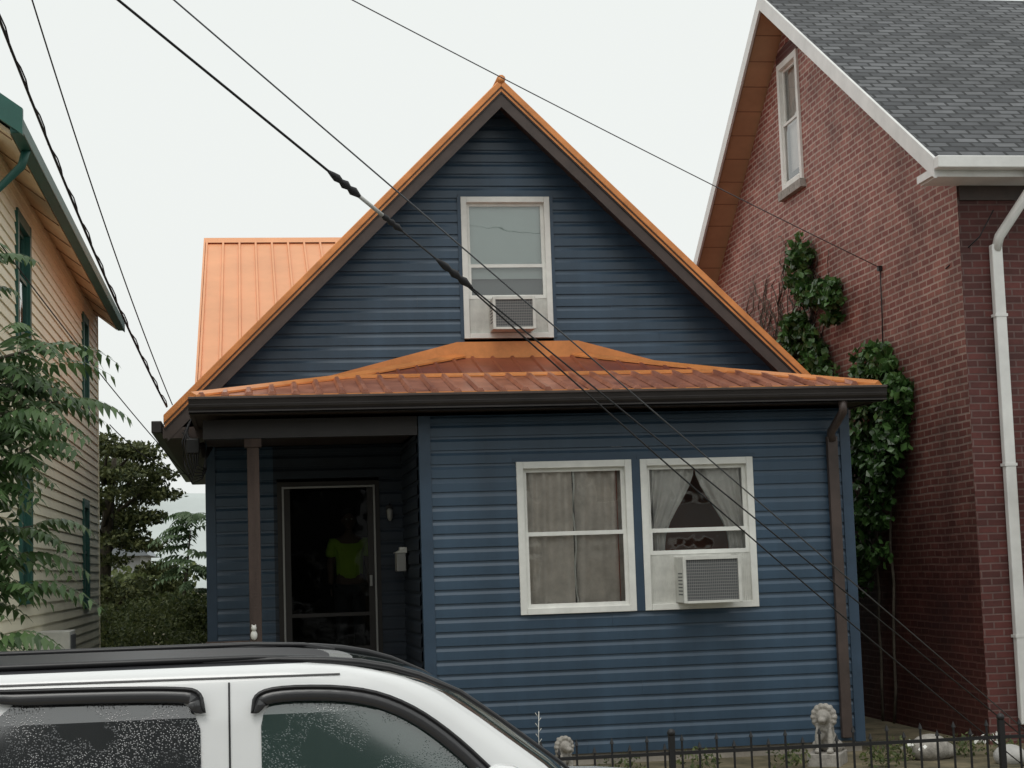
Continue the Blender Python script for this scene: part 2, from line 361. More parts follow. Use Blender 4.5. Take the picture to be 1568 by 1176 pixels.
for s,x in ((0,ex0),(1,ex1)): box("side_fascia",x-.02,x+.02,ey,GY-.4 if s==0 else GY,ez-.17,ez-.01,BROWN,H)
def hipy(x):
    if x<bx0: return ey+(x-ex0)/(bx0-ex0)*(by-ey)
    if x<tx0: return by+(x-bx0)/(tx0-bx0)*(GY-by)
    if x<tx1: return GY
    if x<bx1: return GY-(x-tx1)/(bx1-tx1)*(GY-by)
    return by-(x-bx1)/(ex1-bx1)*(by-ey)
def rz(y): return ez+(y-ey)/(by-ey)*(bz-ez) if y<by else bz+(y-by)/(GY-by)*(tz-bz)
def ribs(name,step,w0,w1,hh,ya,yb,m):
    vs=[];fs=[];x=ex0+.10
    while x<ex1-.05:
        ye=min(hipy(x),yb)
        if ye>ya:
            b=len(vs)
            for y in (ya,ye):
                z=rz(max(y,ey));vs+=[(x-w0,y,z),(x-w1,y,z+hh),(x+w1,y,z+hh),(x+w0,y,z)]
            fs+=[(b,b+1,b+5,b+4),(b+1,b+2,b+6,b+5),(b+2,b+3,b+7,b+6),(b,b+3,b+2,b+1)]
        x+=step
    mesh(name,vs,fs,m,H)
ribs("porch_roof_ribs",.2286,.04,.018,.034,ey-.035,by,ROOFR);ribs("porch_roof_ribs_upper",.2286,.028,.012,.022,by,GY,ROOFU)
def band(name,pts,w,m,lift=.02):
    vs=[];fs=[]
    for i,p in enumerate(pts):
        a=Vector(pts[max(0,i-1)]);b=Vector(pts[min(len(pts)-1,i+1)]);t=(b-a).normalized();n=t.cross(Vector((0,0,1))).normalized()
        p=Vector(p);vs+=[p-n*w+Vector((0,0,-.012)),p-n*w+Vector((0,0,lift*.4)),p+Vector((0,0,lift+.025)),p+n*w+Vector((0,0,lift*.4)),p+n*w+Vector((0,0,-.012))]
    for i in range(len(pts)-1):
        for k in range(4): a=i*5+k;fs.append((a,a+1,a+6,a+5))
    fs+=[(0,1,2,3,4),tuple(range((len(pts)-1)*5+4,(len(pts)-1)*5-1,-1))]
    return mesh(name,vs,fs,m,H)
band("hip_cap_l",[V[0],V[2],V[4]],.085,ORANGE);band("hip_cap_r",[V[1],V[3],V[5]],.085,ORANGE)
band("break_flashing",[(bx0,by,bz),(bx1,by,bz)],.07,ORANGE,.012)
prism("drip_edge",[(ey-.03,ez+.004),(ey-.0,ez-.002),(ey-.0,ez-.05),(ey-.03,ez-.05)],'x',ex0-.02,ex1+.02,ORANGE,H)
prism("wall_flashing",[(tx0-.12,tz-.04),(tx1+.12,tz-.04),(tx1+.04,tz+.17),(tx0-.04,tz+.17)],'y',GY-.05,GY-.021,ORANGE,H)
prism("wall_flashing_l",[(ex0+.5,ez+.06),(tx0-.1,tz-.06),(tx0-.04,tz+.17),(ex0+.5,ez+.2)],'y',GY-.045,GY-.0205,ORANGE,H)
prism("wall_flashing_r",[(ex1-.5,ez+.06),(tx1+.1,tz-.06),(tx1+.04,tz+.17),(ex1-.5,ez+.2)],'y',GY-.045,GY-.0205,ORANGE,H)
prism("front_gutter",[(ey-.155,ez-.03),(ey-.145,ez-.03),(ey-.145,ez-.10),(ey-.035,ez-.15),(ey-.035,ez-.17),(ey-.11,ez-.17),(ey-.14,ez-.12)],'x',ex0-.02,ex1+.03,GUTTER,H)
box("gutter_back",ex0-.02,ex1+.03,ey-.034,ey-.001,ez-.18,ez-.051,GUTTER,H)
box("gutter_bottom",ex0-.02,ex1+.03,ey-.143,ey-.035,ez-.17,ez-.155,GUTTER,H)
box("gutter_lip",ex0-.022,ex1+.032,ey-.165,ey-.14,ez-.045,ez-.02,BROWN,H,.004)
tube("downspout_elbow",[(6.02,ey-.09,ez-.16),(6.02,ey-.09,ez-.28),(6.02,-.10,ez-.46),(6.03,-.08,ez-.55)],.045,BROWN,H,8)
box("downspout",5.98,6.09,-.10,-.03,.25,3.36,BROWN,H,.008)
# storm door
Dm=mat("door_dark",(.02,.017,.015),.6);ALU=mat("storm_door_aluminium",(.30,.30,.29),.45)
d=root("storm_door",parent=H)
x0,x1,z0,z1=DR
box("jamb_l",x0,x0+.05,GY-.03,GY+.1,z0,z1,Dm,d);box("jamb_r",x1-.05,x1,GY-.03,GY+.1,z0,z1,Dm,d);box("head",x0+.05,x1-.05,GY-.03,GY+.1,z1-.05,z1,Dm,d)
box("edge_l",x0+.052,x0+.072,GY-.05,GY-.01,z0,z1-.05,ALU,d);box("edge_r",x1-.072,x1-.052,GY-.05,GY-.01,z0,z1-.05,ALU,d);box("edge_t",x0+.072,x1-.072,GY-.05,GY-.01,z1-.072,z1-.052,ALU,d)
box("stile_l",x0+.074,x0+.14,GY-.04,GY-.012,z0,z1-.074,Dm,d);box("stile_r",x1-.14,x1-.074,GY-.04,GY-.012,z0,z1-.074,Dm,d)
box("bottom_rail",x0+.14,x1-.14,GY-.04,GY-.012,z0,z0+.25,Dm,d);box("middle_rail",x0+.14,x1-.14,GY-.04,GY-.012,z0+.58,z0+.62,Dm,d)
mesh("door_glass",[(x0+.14,GY-.025,z0+.2),(x1-.14,GY-.025,z0+.2),(x1-.14,GY-.025,z1-.1),(x0+.14,GY-.025,z1-.1)],[(0,1,2,3)],glassmat("storm_glass",-.034,(.42,.45,.42)),d)
box("door_handle",x1-.13,x1-.10,GY-.075,GY-.04,z0+.9,z0+1.02,ALU,d,.005)
mesh("hall",[(x0-.3,GY+.1,z0),(x1+.3,GY+.1,z0),(x1+.3,GY+.1,z1+.2),(x0-.3,GY+.1,z1+.2),(x0-.3,GY+3,z0),(x1+.3,GY+3,z0),(x1+.3,GY+3,z1+.2),(x0-.3,GY+3,z1+.2)],[(4,5,6,7),(0,4,7,3),(1,2,6,5),(3,7,6,2),(0,1,5,4)],ROOM,d)
lm=root("porch_lantern",parent=H)
box("plate",1.50,1.57,GY-.045,GY-.019,2.72,2.84,DARKM,lm,.005);tube("arm",[(1.535,GY-.03,2.82),(1.535,GY-.10,2.85),(1.535,GY-.12,2.80)],.008,DARKM,lm)
tube("glass",[(1.535,GY-.12,2.80),(1.535,GY-.12,2.78),(1.535,GY-.12,2.69),(1.535,GY-.12,2.66)],[.015,.035,.028,.01],ACFIN,lm,10)
mb=root("mailbox",parent=H)
box("body",1.56,1.66,1.30,1.56,2.10,2.30,mat("mailbox_grey",(.30,.30,.29),.5),mb,.01);prism("lid",[(1.54,2.30),(1.67,2.30),(1.67,2.36)],'y',1.29,1.57,ACW,mb)
box("paper",1.60,1.65,1.33,1.50,2.30,2.36,WHITE,mb)
em=root("service_entrance",parent=H)
for k in range(6):
    tube("drip_loop",[(-.60-.02*k,1.30,3.80-.03*k),(-.70+.025*k,1.28,3.55),(-.68+.03*k,1.26,3.30+.03*k),(-.60+.01*k,1.26,3.10+.04*k),(-.50+.01*k,1.28,3.15+.02*k),(-.46,1.3,3.35),(-.44+.01*k,1.5,3.5)],.010,WIRE,em,6)
box("service_bracket",-.66,-.52,1.24,1.34,3.42,3.58,DARKM,em,.01);tube("weatherhead",[(-.48,1.5,3.40),(-.50,1.45,3.52),(-.55,1.36,3.50)],[.03,.045,.035],GUTTER,em)
# rear cross gable with orange standing seam roof, in the lit copy of the roof paint
cx0,cx1=-.64,2.9;cy0,cz0,cy1,cz1=4.9,4.5,10.9,7.57
cs=(cz1-cz0)/(cy1-cy0)
prism("rear_wing_roof",[(cy0,cz0),(cy1,cz1),(2*cy1-cy0,cz0),(2*cy1-cy0,cz0-.12),(cy1,cz1-.12),(cy0,cz0-.12)],'x',cx0,cx1,ROOFL,H)
vs=[];fs=[]
x=cx0+.02
while x<2.2:
    b=len(vs)
    for y in (cy0,cy1-.05):
        z=cz0+(y-cy0)*cs;vs+=[(x-.022,y,z),(x-.014,y,z+.04),(x+.014,y,z+.04),(x+.022,y,z)]
    fs+=[(b,b+1,b+5,b+4),(b+1,b+2,b+6,b+5),(b+2,b+3,b+7,b+6)]
    x+=.262
mesh("rear_wing_seams",vs,fs,ROOFL,H)
prism("rear_ridge_cap",[(cy1-.16,cz1-.05),(cy1,cz1+.06),(cy1+.16,cz1-.05),(cy1,cz1-.0)],'x',cx0-.03,cx1,ROOFL,H)
prism("rear_rake",[(cy0,cz0+.045),(cy1,cz1+.055),(cy1,cz1-.15),(cy0,cz0-.15)],'x',cx0-.03,cx0-.002,ROOFL,H)
box("rear_wing_wall",-.5,2.9,5.4,16,1,4.7,BLUE,H);box("rear_wall",XL,XR,10.9,11,.3,4,BLUE,H)
prism("rear_gable_end",[(5.4,4.6),(10.9,7.35),(16,4.6)],'x',-.5,-.46,BLUE,H)
prism("back_gable",[(XL,3.8),(XR,3.8),(AX,7.3)],'y',10.9,10.95,BLUE,H)
# ---- person standing behind the storm door
def person(name,loc):
    r=root(name,loc)
    SK=mat("skin",(.14,.08,.06),.7);SH=mat("lime_shirt",(.40,.60,.05),.8,var=.1);PT=mat("dark_trousers",(.03,.03,.04),.9);HR=mat("dark_hair",(.015,.01,.008),.7)
    def skin(nm,vs,es,rad,m,sub=2):
        me=bpy.data.meshes.new(nm);me.from_pydata(vs,es,[]);me.materials.append(m);o=link(bpy.data.objects.new(nm,me),r)
        o.modifiers.new("k",'SKIN')
        for i,s in enumerate(me.skin_vertices[0].data): s.radius=(rad[i] if hasattr(rad[i],'__len__') else (rad[i],rad[i]))
        me.skin_vertices[0].data[0].use_root=True
        s=o.modifiers.new("s",'SUBSURF');s.levels=sub;s.render_levels=sub
        return o
    skin("body",[(0,0,.95),(0,0,1.12),(0,0,1.30),(0,0,1.42),(0,0,1.50),(0,-.01,1.56),
        (.17,0,1.40),(.22,.0,1.15),(.22,-.05,.92),(-.17,0,1.40),(-.22,.0,1.15),(-.22,-.05,.92),
        (.09,0,.88),(.10,0,.5),(.10,.02,.09),(.11,-.12,.04),(-.09,0,.88),(-.10,0,.5),(-.10,.02,.09),(-.11,-.12,.04)],
        [(0,1),(1,2),(2,3),(3,4),(4,5),(3,6),(6,7),(7,8),(3,9),(9,10),(10,11),(0,12),(12,13),(13,14),(14,15),(0,16),(16,17),(17,18),(18,19)],
        [(.15,.11),(.14,.10),(.16,.11),(.12,.09),.055,.05,.055,.042,.032,.055,.042,.032,.09,.06,.042,.035,.09,.06,.042,.035],SK)
    skin("shirt",[(0,0,.93),(0,0,1.12),(0,0,1.30),(0,0,1.42),(.18,0,1.40),(.225,0,1.22),(-.18,0,1.40),(-.225,0,1.22)],[(0,1),(1,2),(2,3),(3,4),(4,5),(3,6),(6,7)],
        [(.175,.13),(.165,.12),(.18,.13),(.13,.10),.075,.07,.075,.07],SH)
    skin("trousers",[(0,0,.94),(.09,0,.86),(.10,0,.5),(.10,.02,.12),(-.09,0,.86),(-.10,0,.5),(-.10,.02,.12)],[(0,1),(1,2),(2,3),(0,4),(4,5),(5,6)],[(.165,.12),.105,.078,.062,.105,.078,.062],PT)
    blob("head",[((0,0,1.66),(.075,.095,.115)),((0,-.09,1.645),(.014,.02,.02)),((.078,0,1.65),(.01,.02,.03)),((-.078,0,1.65),(.01,.02,.03)),((0,-.03,1.58),(.045,.05,.04))],.008,SK,r)
    blob("hair",[((0,.02,1.70),(.085,.10,.095)),((0,.05,1.63),(.075,.06,.10))],.01,HR,r)
    for s in (-1,1):
        blob("eye",[((s*.03,-.087,1.665),(.012,.008,.008))],.003,WHITE,r)
        for k in range(5):
            skin("finger",[(s*.22,-.055-.018*(k-2),.88),(s*.22,-.06-.018*(k-2),.83),(s*.212,-.068-.018*(k-2),.79 if k else .82)],[(0,1),(1,2)],[.01,.009,.007],SK,1)
    blob("mouth",[((0,-.083,1.60),(.022,.006,.005))],.003,mat("lips",(.15,.05,.04),.5),r)
    return r
person("person_in_green_shirt",(1.12,2.55,1.05))
# ================================================================== BRICK HOUSE
K=root("brick_house")
BX=7.6;BY0=-.02;RY=5.3;RZ=9.95;fs_=.645;bs_=.73
rzf=lambda y:RZ-(RY-y)*fs_ if y<RY else RZ-(y-RY)*bs_
BY1=12.
GWN=(5.02,5.92,7.28,9.12)
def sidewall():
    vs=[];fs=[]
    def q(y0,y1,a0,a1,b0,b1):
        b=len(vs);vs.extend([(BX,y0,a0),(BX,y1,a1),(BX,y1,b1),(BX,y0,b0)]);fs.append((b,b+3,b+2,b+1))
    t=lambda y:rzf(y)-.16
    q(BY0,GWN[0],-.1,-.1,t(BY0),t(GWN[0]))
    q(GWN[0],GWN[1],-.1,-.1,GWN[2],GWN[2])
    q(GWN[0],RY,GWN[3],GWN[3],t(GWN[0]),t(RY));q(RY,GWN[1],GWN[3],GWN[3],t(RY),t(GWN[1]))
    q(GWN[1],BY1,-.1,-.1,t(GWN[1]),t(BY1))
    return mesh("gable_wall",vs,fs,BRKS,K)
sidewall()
mesh("front_wall",[(BX,BY0,-.1),(18,BY0,-.1),(18,BY0,rzf(BY0)-.16),(BX,BY0,rzf(BY0)-.16)],[(0,1,2,3)],BRKF,K)
mesh("rear_wall",[(BX,BY1,-.1),(18,BY1,-.1),(18,BY1,4.8),(BX,BY1,4.8)],[(3,2,1,0)],BRKF,K)
window("gable_window",(BX,GWN[1],GWN[2]),GWN[1]-GWN[0],GWN[3]-GWN[2],K,rotz=-pi/2,dress='blind',cas=.09)
box("gable_window_sill",BX-.08,BX,GWN[0]-.06,GWN[1]+.06,GWN[2]-.12,GWN[2]-.002,STONE,K)
prism("gable_window_arch",[(GWN[0]-.05,GWN[3]+.003),(GWN[1]+.05,GWN[3]+.003),(GWN[1]+.02,GWN[3]+.16),(5.47,GWN[3]+.22),(GWN[0]-.02,GWN[3]+.16)],'x',BX-.02,BX-.002,BRKF,K)
ox=BX-.40
def slab(name,y0,y1,o0,o1,x0,x1,m):
    prism(name,[(y0,rzf(y0)-o0),(y1,rzf(y1)-o0),(y1,rzf(y1)-o1),(y0,rzf(y0)-o1)],'x',x0,x1,m,K)
slab("roof_front",-.45,RY,0,.05,ox,18,SHBR);slab("roof_rear",RY,BY1+.4,0,.05,ox,18,SHBR)
slab("soffit_deck_front",-.40,RY,.052,.12,ox+.03,BX+.2,SOFF);slab("soffit_deck_rear",RY,BY1+.3,.052,.12,ox+.03,BX+.2,SOFF)
slab("rake_board_front",-.47,RY,-.02,.20,ox-.035,ox-.002,WHITE2);slab("rake_board_rear",RY,BY1+.4,-.02,.20,ox-.035,ox-.002,WHITE2)
SEAM=mat("soffit_seam_tan",(.30,.17,.10),.8)
for i in range(34):
    y=-.2+i*.37
    if abs(y-RY)<.1: continue
    prism("soffit_seam",[(y,rzf(y)-.121),(y+.012,rzf(y+.012)-.121),(y+.012,rzf(y+.012)-.124),(y,rzf(y)-.124)],'x',ox+.03,BX,SEAM,K)
ez2=rzf(-.45)
box("eave_gutter",ox-.035,18,-.60,-.47,ez2-.13,ez2+.0,WHITE2,K,.012)
box("eave_fascia",ox-.03,18,-.467,-.44,ez2-.20,ez2-.02,WHITE2,K)
box("eave_soffit",ox,18,-.44,BY0-.003,ez2-.20,ez2-.18,WHITE2,K)
box("rake_return",ox-.034,BX-.003,-.44,-.0,ez2-.179,ez2-.10,WHITE2,K)
box("eave_frieze",BX+.02,18,-.05,-.022,ez2-.36,ez2-.202,BROWN,K)
tube("downspout_top",[(8.22,-.53,ez2-.10),(8.22,-.53,ez2-.32),(8.0,-.14,ez2-.78),(7.97,-.10,ez2-.92)],.055,WHITE2,K,8)
box("downspout",7.91,8.03,-.14,-.05,.3,ez2-.86,WHITE2,K,.012)
for z in (1.2,3.0,4.6): box("strap",7.90,8.04,-.145,-.03,z,z+.03,WHITE2,K)
box("front_window",8.45,9.4,-.05,.03,3.6,5.2,Dm,K);box("front_window_awning",8.25,9.6,-.5,-.02,3.5,3.62,WHITE2,K)
box("front_porch_roof",8.35,14,-1.6,-.03,2.95,3.1,WHITE2,K)
w=root("wall_cable",parent=K)
tube("cable",[(BX-.02,2.31,5.56),(BX-.02,2.33,5.0),(BX-.02,2.38,4.4),(BX-.02,2.3,3.6)],.008,WIRE,w,5)
box("cable_bracket",BX-.05,BX-.003,2.28,2.34,5.52,5.58,DARKM,w)
tube("cable_b",[(BX-.02,.35,5.2),(7.75,-.2,5.45),(7.95,-.14,5.75)],.008,WIRE,w,5)
# ================================================================== LEFT HOUSE
Lh=root("cream_house")
LX=-2.2;ly0,ly1=-2.4,8.55
wins=[(-.5,.55,4.45,5.72),(6.2,7.0,4.45,5.72),(-.3,.6,1.9,3.25),(6.1,6.9,1.75,3.2)]
siding("side_siding",'x',LX,.4,6.12,.115,lambda z:(ly0,ly1),wins,CREAM,Lh,prof='lap',side=1)
for i,(a,b,c,dd) in enumerate(wins):
    window("side_window",(LX,a,c),b-a,dd-c,Lh,rotz=pi/2,fr=GREEN,cas=.11,dress='shade')
box("foundation",-9,LX-.01,ly0+.02,ly1-.02,-.1,.4,FOUND,Lh)
box("corner_board",LX-.1,LX+.025,ly1-.0,ly1+.03,.4,6.1,CREAM,Lh)
mesh("rear_wall",[(-9,ly1,.3),(LX,ly1,.3),(LX,ly1,6.1),(-9,ly1,6.1)],[(3,2,1,0)],CREAM,Lh)
siding("front_siding",'y',ly0,.4,6.12,.115,lambda z:(-9,LX),[],CREAM,Lh,prof='lap')
prism("roof",[(-1.88,5.91),(-5.6,8.6),(-9.4,5.93),(-9.4,5.85),(-5.6,8.5),(-1.88,5.84)],'y',-3.1,8.55,SHDK,Lh)
prism("soffit",[(-1.90,5.82),(-2.22,6.06),(-2.22,6.03),(-1.90,5.78)],'y',-3.05,8.5,SOFL,Lh)
for i in range(10): 
    y=-2.9+i*1.2;prism("soffit_batten",[(-1.91,5.785),(-2.2,6.005),(-2.2,5.995),(-1.91,5.775)],'y',y,y+.02,SEAM,Lh)
box("gutter",-1.895,-1.79,-3.12,8.56,5.78,5.91,GREEN,Lh,.01)
prism("gable_rake",[(-1.79,5.98),(-5.6,8.72),(-5.6,8.5),(-1.79,5.76)],'y',-3.16,-3.10,GREEN,Lh)
prism("gable_rake_rear",[(-1.79,5.98),(-5.6,8.72),(-5.6,8.5),(-1.79,5.76)],'y',8.56,8.60,GREEN,Lh)
tube("downspout",[(-1.84,-2.5,5.8),(-1.88,-2.5,5.65),(-2.14,-2.45,5.4),(-2.15,-2.45,.5)],.04,GREEN,Lh)
A=root("air_conditioner",parent=Lh);box("case",LX,LX+.35,1.0,1.55,1.25,1.6,ACW,A,.01);box("grille",LX+.351,LX+.36,1.04,1.51,1.29,1.56,ACG,A)
# ================================================================== HOUSES ACROSS THE STREET (behind the viewer)
for i,(xa,c) in enumerate(((-16,(.20,.20,.19)),(-5,(.16,.17,.17)),(5,(.28,.28,.27)),(15,(.18,.20,.19)))):
    r=root("row_house" );m=mat("row_wall%d"%i,c,.8,var=.15)
    box("walls",xa,xa+8,-34,-26,-.1,5.6,m,r);prism("roof",[(xa-.3,5.6),(xa+8.3,5.6),(xa+4,8.6)],'y',-34.3,-25.6,SHDK,r)
    for wx in (1.2,3.5,5.8):
        for wz in (1.2,3.8):
            if wx==3.5 and wz==1.2: box("door",xa+wx,xa+wx+1,-26,-25.95,.2,2.4,Dm,r)
            else: box("window_frame",xa+wx,xa+wx+1,-26,-25.94,wz,wz+1.4,WHITE,r);box("window_pane",xa+wx+.08,xa+wx+.92,-25.94,-25.93,wz+.08,wz+1.32,Dm,r)
# ================================================================== FOLIAGE
def leaves(name,centers,sizes,m,parent=None,aspect=.5,droop=.3,normal=None):
    n=len(centers);sizes=np.asarray(sizes)[:,None]
    d=rng.normal(size=(n,3));d[:,2]-=droop*1.5;d/=np.linalg.norm(d,axis=1)[:,None]
    k=rng.normal(size=(n,3)) if normal is None else rng.normal(size=(n,3))*.6+np.array(normal)
    w=np.cross(d,k);w/=np.linalg.norm(w,axis=1)[:,None]+1e-9;nn=np.cross(d,w)
    vs=np.stack([centers-d*sizes*.5,centers+w*sizes*aspect*.5-nn*sizes*.08,centers+d*sizes*.5,centers-w*sizes*aspect*.5-nn*sizes*.08],axis=1).reshape(-1,3)
    fs=np.arange(n*4).reshape(-1,4)
    return mesh(name,vs.tolist(),fs.tolist(),m,parent)
def clump_pts(cl):
    out=[]
    for (c,r,n) in cl:
        u=rng.normal(size=(n,3));u/=np.linalg.norm(u,axis=1)[:,None];q=rng.random(n)**.45
        out.append(np.array(c)+u*q[:,None]*np.array(r))
    return np.vstack(out)
def fronds(name,specs,m,parent,npair=9):
    vs=[];fs=[]
    for (p,dirv,L,ll) in specs:
        p=Vector(p);d=Vector(dirv).normalized();side=d.cross(Vector((0,0,1))).normalized();up=side.cross(d)
        roll=random.uniform(-.5,.5);side=(side*cos(roll)+up*sin(roll)).normalized()
        prev=None
        for k in range(npair*2+1):
            t=k/(npair*2);q=p+d*L*t+Vector((0,0,-1))*L*.55*t*t
            tg=(d+Vector((0,0,-1))*1.1*t).normalized();nrm=side.cross(tg).normalized()
            b=len(vs);w=.003;vs+=[q-side*w,q+side*w]
            if prev is not None: fs.append((prev,prev+1,b+1,b))
            prev=b
            if k%2==0 and k>1:
                for s in (-1,1):
                    f=ll*(.65+.35*sin(pi*min(1,t*1.1)))*random.uniform(.85,1.1)
                    dd=(side*s*1+tg*.45+Vector((0,0,-.35-.3*random.random()))).normalized()
                    w_=dd.cross(nrm).normalized()*f*.2
                    a=len(vs);m1=q+dd*f*.35;tip=q+dd*f+Vector((0,0,-f*.15));fold=nrm*f*.04
                    vs+=[q,m1+w_+fold,tip,m1-w_+fold,m1]
                    fs+=[(a,a+1,a+4),(a+1,a+2,a+4),(a+4,a+2,a+3),(a,a+4,a+3)]
    return mesh(name,vs,fs,m,parent)
LEAF1=leafmat("ailanthus_leaf",(.04,.085,.028),(.12,.20,.075),.35,.3)
BARK=mat("bark",(.10,.085,.065),.9,var=.4,vscale=8,bump=.8)
T=root("ailanthus_tree")
tr=[(-2.35,-5.4,.05),(-2.3,-5.4,1.2),(-2.2,-5.35,2.2),(-2.05,-5.3,3.1),(-1.95,-5.3,4.0),(-1.9,-5.3,4.9)]
tube("trunk",tr,[.09,.08,.065,.05,.035,.015],BARK,T,8)
sp=[]
def branch(a,b,r0=.016,nf=11,L=(.42,.66),spread=.9):
    a=Vector(a);b=Vector(b);mid=(a+b)/2+Vector((0,0,.08));tube("limb",[a,mid,b],[r0,r0*.7,r0*.3],BARK,T,6)
    for i in range(nf):
        t=.25+.75*(i/(nf-1));q=a.lerp(mid,t*2) if t<.5 else mid.lerp(b,t*2-1)
        ang=i*2.4+random.random();d=(b-a).normalized()*.7+Vector((cos(ang),sin(ang),.25+random.uniform(-.2,.3)))*spread
        sp.append((q,d,random.uniform(*L),random.uniform(.12,.17)))
for a,b in (((-2.0,-5.3,3.4),(-1.35,-5.5,3.70)),((-2.1,-5.3,3.0),(-1.30,-5.2,3.35)),((-2.15,-5.35,2.5),(-1.45,-5.6,3.0)),((-2.2,-5.35,2.2),(-1.5,-5.0,2.5)),((-2.05,-5.3,3.2),(-1.5,-4.9,3.6)),((-2.1,-5.3,2.9),(-1.6,-5.8,3.2)),
            ((-2.25,-5.4,1.7),(-1.55,-5.4,2.1)),((-2.3,-5.4,1.2),(-1.65,-5.6,1.75)),((-1.95,-5.3,3.9),(-1.8,-5.5,4.3)),((-2.3,-5.4,1.0),(-1.6,-5.1,1.35)),((-2.2,-5.3,2.4),(-1.7,-5.5,2.75)),((-2.3,-5.4,1.5),(-1.9,-5.0,1.6)),
            ((-2.0,-5.3,3.3),(-1.55,-5.2,3.45)),((-2.1,-5.3,2.8),(-1.5,-5.5,3.15)),((-2.2,-5.3,1.9),(-1.6,-5.2,2.3)),((-2.2,-5.3,2.6),(-1.75,-4.9,2.9)),
            ((-2.2,-5.35,2.6),(-2.7,-5.8,3.2)),((-2.1,-5.3,3.2),(-2.8,-5.1,3.9)),((-2.0,-5.3,3.8),(-2.4,-5.9,4.6)),((-2.2,-5.4,2.0),(-2.9,-5.3,2.5))):
    branch(a,b)
fronds("foliage",sp,LEAF1,T)
LEAF2=leafmat("dark_leaf",(.035,.055,.02),(.17,.19,.07),.6,.3)
T=root("deciduous_tree")
tube("trunk",[(-2.7,14.5,0),(-2.65,14.5,2),(-2.5,14.5,3.5),(-2.4,14.5,4.3)],[.22,.16,.09,.04],BARK,T)
cl=[]
for i in range(95):
    z=.5+4.0*random.random()**1.1;w_=1.65-.16*z
    ang=random.uniform(0,2*pi);rr=w_*random.random()**.5
    cl.append(((-2.7+rr*cos(ang)*1.1,14.5+rr*sin(ang),z),(.42,.42,.15),250))
for z,x in ((4.6,-2.6),(4.4,-2.25),(4.3,-1.85),(3.95,-1.6),(3.6,-1.5),(3.2,-1.75),(4.0,-2.9),(2.7,-1.8),(2.3,-1.65),(2.0,-1.5),(1.6,-1.3),(1.2,-1.2),(1.7,-1.8)): cl.append(((x,14.0,z),(.42,.35,.13),320))
pts=clump_pts(cl);leaves("foliage",pts,rng.uniform(.06,.13,len(pts)),LEAF2,T,.55)
for c in cl[:20]: tube("limb",[(-2.6,14.5,max(.5,c[0][2]-.6)),c[0]],[.05,.015],BARK,T,5)
LEAF3=leafmat("bush_leaf",(.04,.065,.022),(.17,.20,.07),.6,.3)
r=root("shrub_hedge")
cl=[]
for i in range(62): 
    x_=random.uniform(-2.6,-.3);cl.append(((x_,random.uniform(9,12),random.uniform(.3,1.85-.15*(x_+2.6)/2.2)),(.4,.4,.18),230))
for i in range(10): cl.append(((random.uniform(-1.1,-.5),10.5,random.uniform(1.2,2.0)),(.3,.3,.15),180))
pts=clump_pts(cl);leaves("foliage",pts,rng.uniform(.05,.10,len(pts)),LEAF3,r,.5)
T=root("sumac_tree");tube("trunk",[(-1.2,12.5,.1),(-1.12,12.5,1.8),(-1.0,12.5,2.9)],[.05,.035,.01],BARK,T)
sp=[]
for i in range(46):
    z=random.uniform(1.6,3.2);ang=random.uniform(0,6.28);sp.append(((-1.0,12.5,z),(cos(ang),sin(ang),.5),random.uniform(.45,.8),.18))
fronds("foliage",sp,leafmat("sumac_leaf",(.08,.14,.06),(.16,.24,.12),.5,.3),T)
IVY=leafmat("ivy_leaf",(.02,.055,.014),(.09,.19,.05),.35,.2)
IV=root("ivy_vine")
def ivy(lst,sz=(.07,.13)):
    cl=[((BX-.14-.06*random.random(),y,z),(rx,ry,rz_),n) for (y,z,rx,ry,rz_,n) in lst]
    pts=clump_pts(cl);pts[:,0]=np.minimum(pts[:,0],BX-.02);return pts
L1=[]
def path(p0,p1,n,ry,rz_,rx=.16,k=110):
    for i in range(n):
        t=i/max(1,n-1);L1.append((p0[0]+(p1[0]-p0[0])*t+random.uniform(-.2,.2),p0[1]+(p1[1]-p0[1])*t+random.uniform(-.1,.1),rx,ry*random.uniform(.6,1.3),rz_*random.uniform(.6,1.3),k))
path((5.0,6.35),(4.9,5.6),5,.38,.16);path((4.8,5.6),(3.8,5.5),6,.32,.15);path((3.75,5.6),(3.6,5.2),3,.25,.13)
path((5.0,5.4),(5.8,4.8),6,.5,.18);path((4.9,5.2),(4.4,4.5),7,.55,.2);path((4.3,4.6),(4.0,4.0),5,.4,.2)
path((2.2,4.6),(2.9,4.1),4,.3,.17,.2);path((1.9,4.35),(1.55,3.9),5,.3,.16,.2);path((2.8,4.1),(3.1,3.2),7,.45,.2,.2);path((1.8,3.9),(2.1,3.2),7,.4,.18,.2)
path((1.8,3.4),(2.3,2.8),4,.25,.13,.14,60)
path((2.9,3.2),(3.1,1.8),9,.55,.2,.14,60);path((2.3,3.0),(2.5,2.2),5,.35,.18,.12,50);path((3.6,4.0),(3.6,2.0),6,.5,.25,.14,60)
pts=ivy(L1);leaves("foliage",pts,rng.uniform(.07,.14,len(pts)),IVY,IV,.8,.6,normal=(-1,0,.3))
for i in range(60):
    y0=random.uniform(4.4,7.6);z0=random.uniform(4.7,5.5);p=[(BX-.015,y0,z0)]
    for k in range(random.randint(5,11)): p.append((BX-.015,p[-1][1]+random.uniform(-.22,.2),p[-1][2]+random.uniform(.02,.2)))
    tube("stem",p,[.008]*(len(p)-3)+[.004]*3,BARK,IV,4)
for (a,b) in (((3.0,.1),(2.9,4.0)),((2.6,.1),(2.2,4.3)),((4.6,.1),(4.9,6.0))):
    tube("stem",[(BX-.03,a[0]+(b[0]-a[0])*i/10+random.uniform(-.06,.06),a[1]+(b[1]-a[1])*i/10) for i in range(11)],.018,BARK,IV,5)
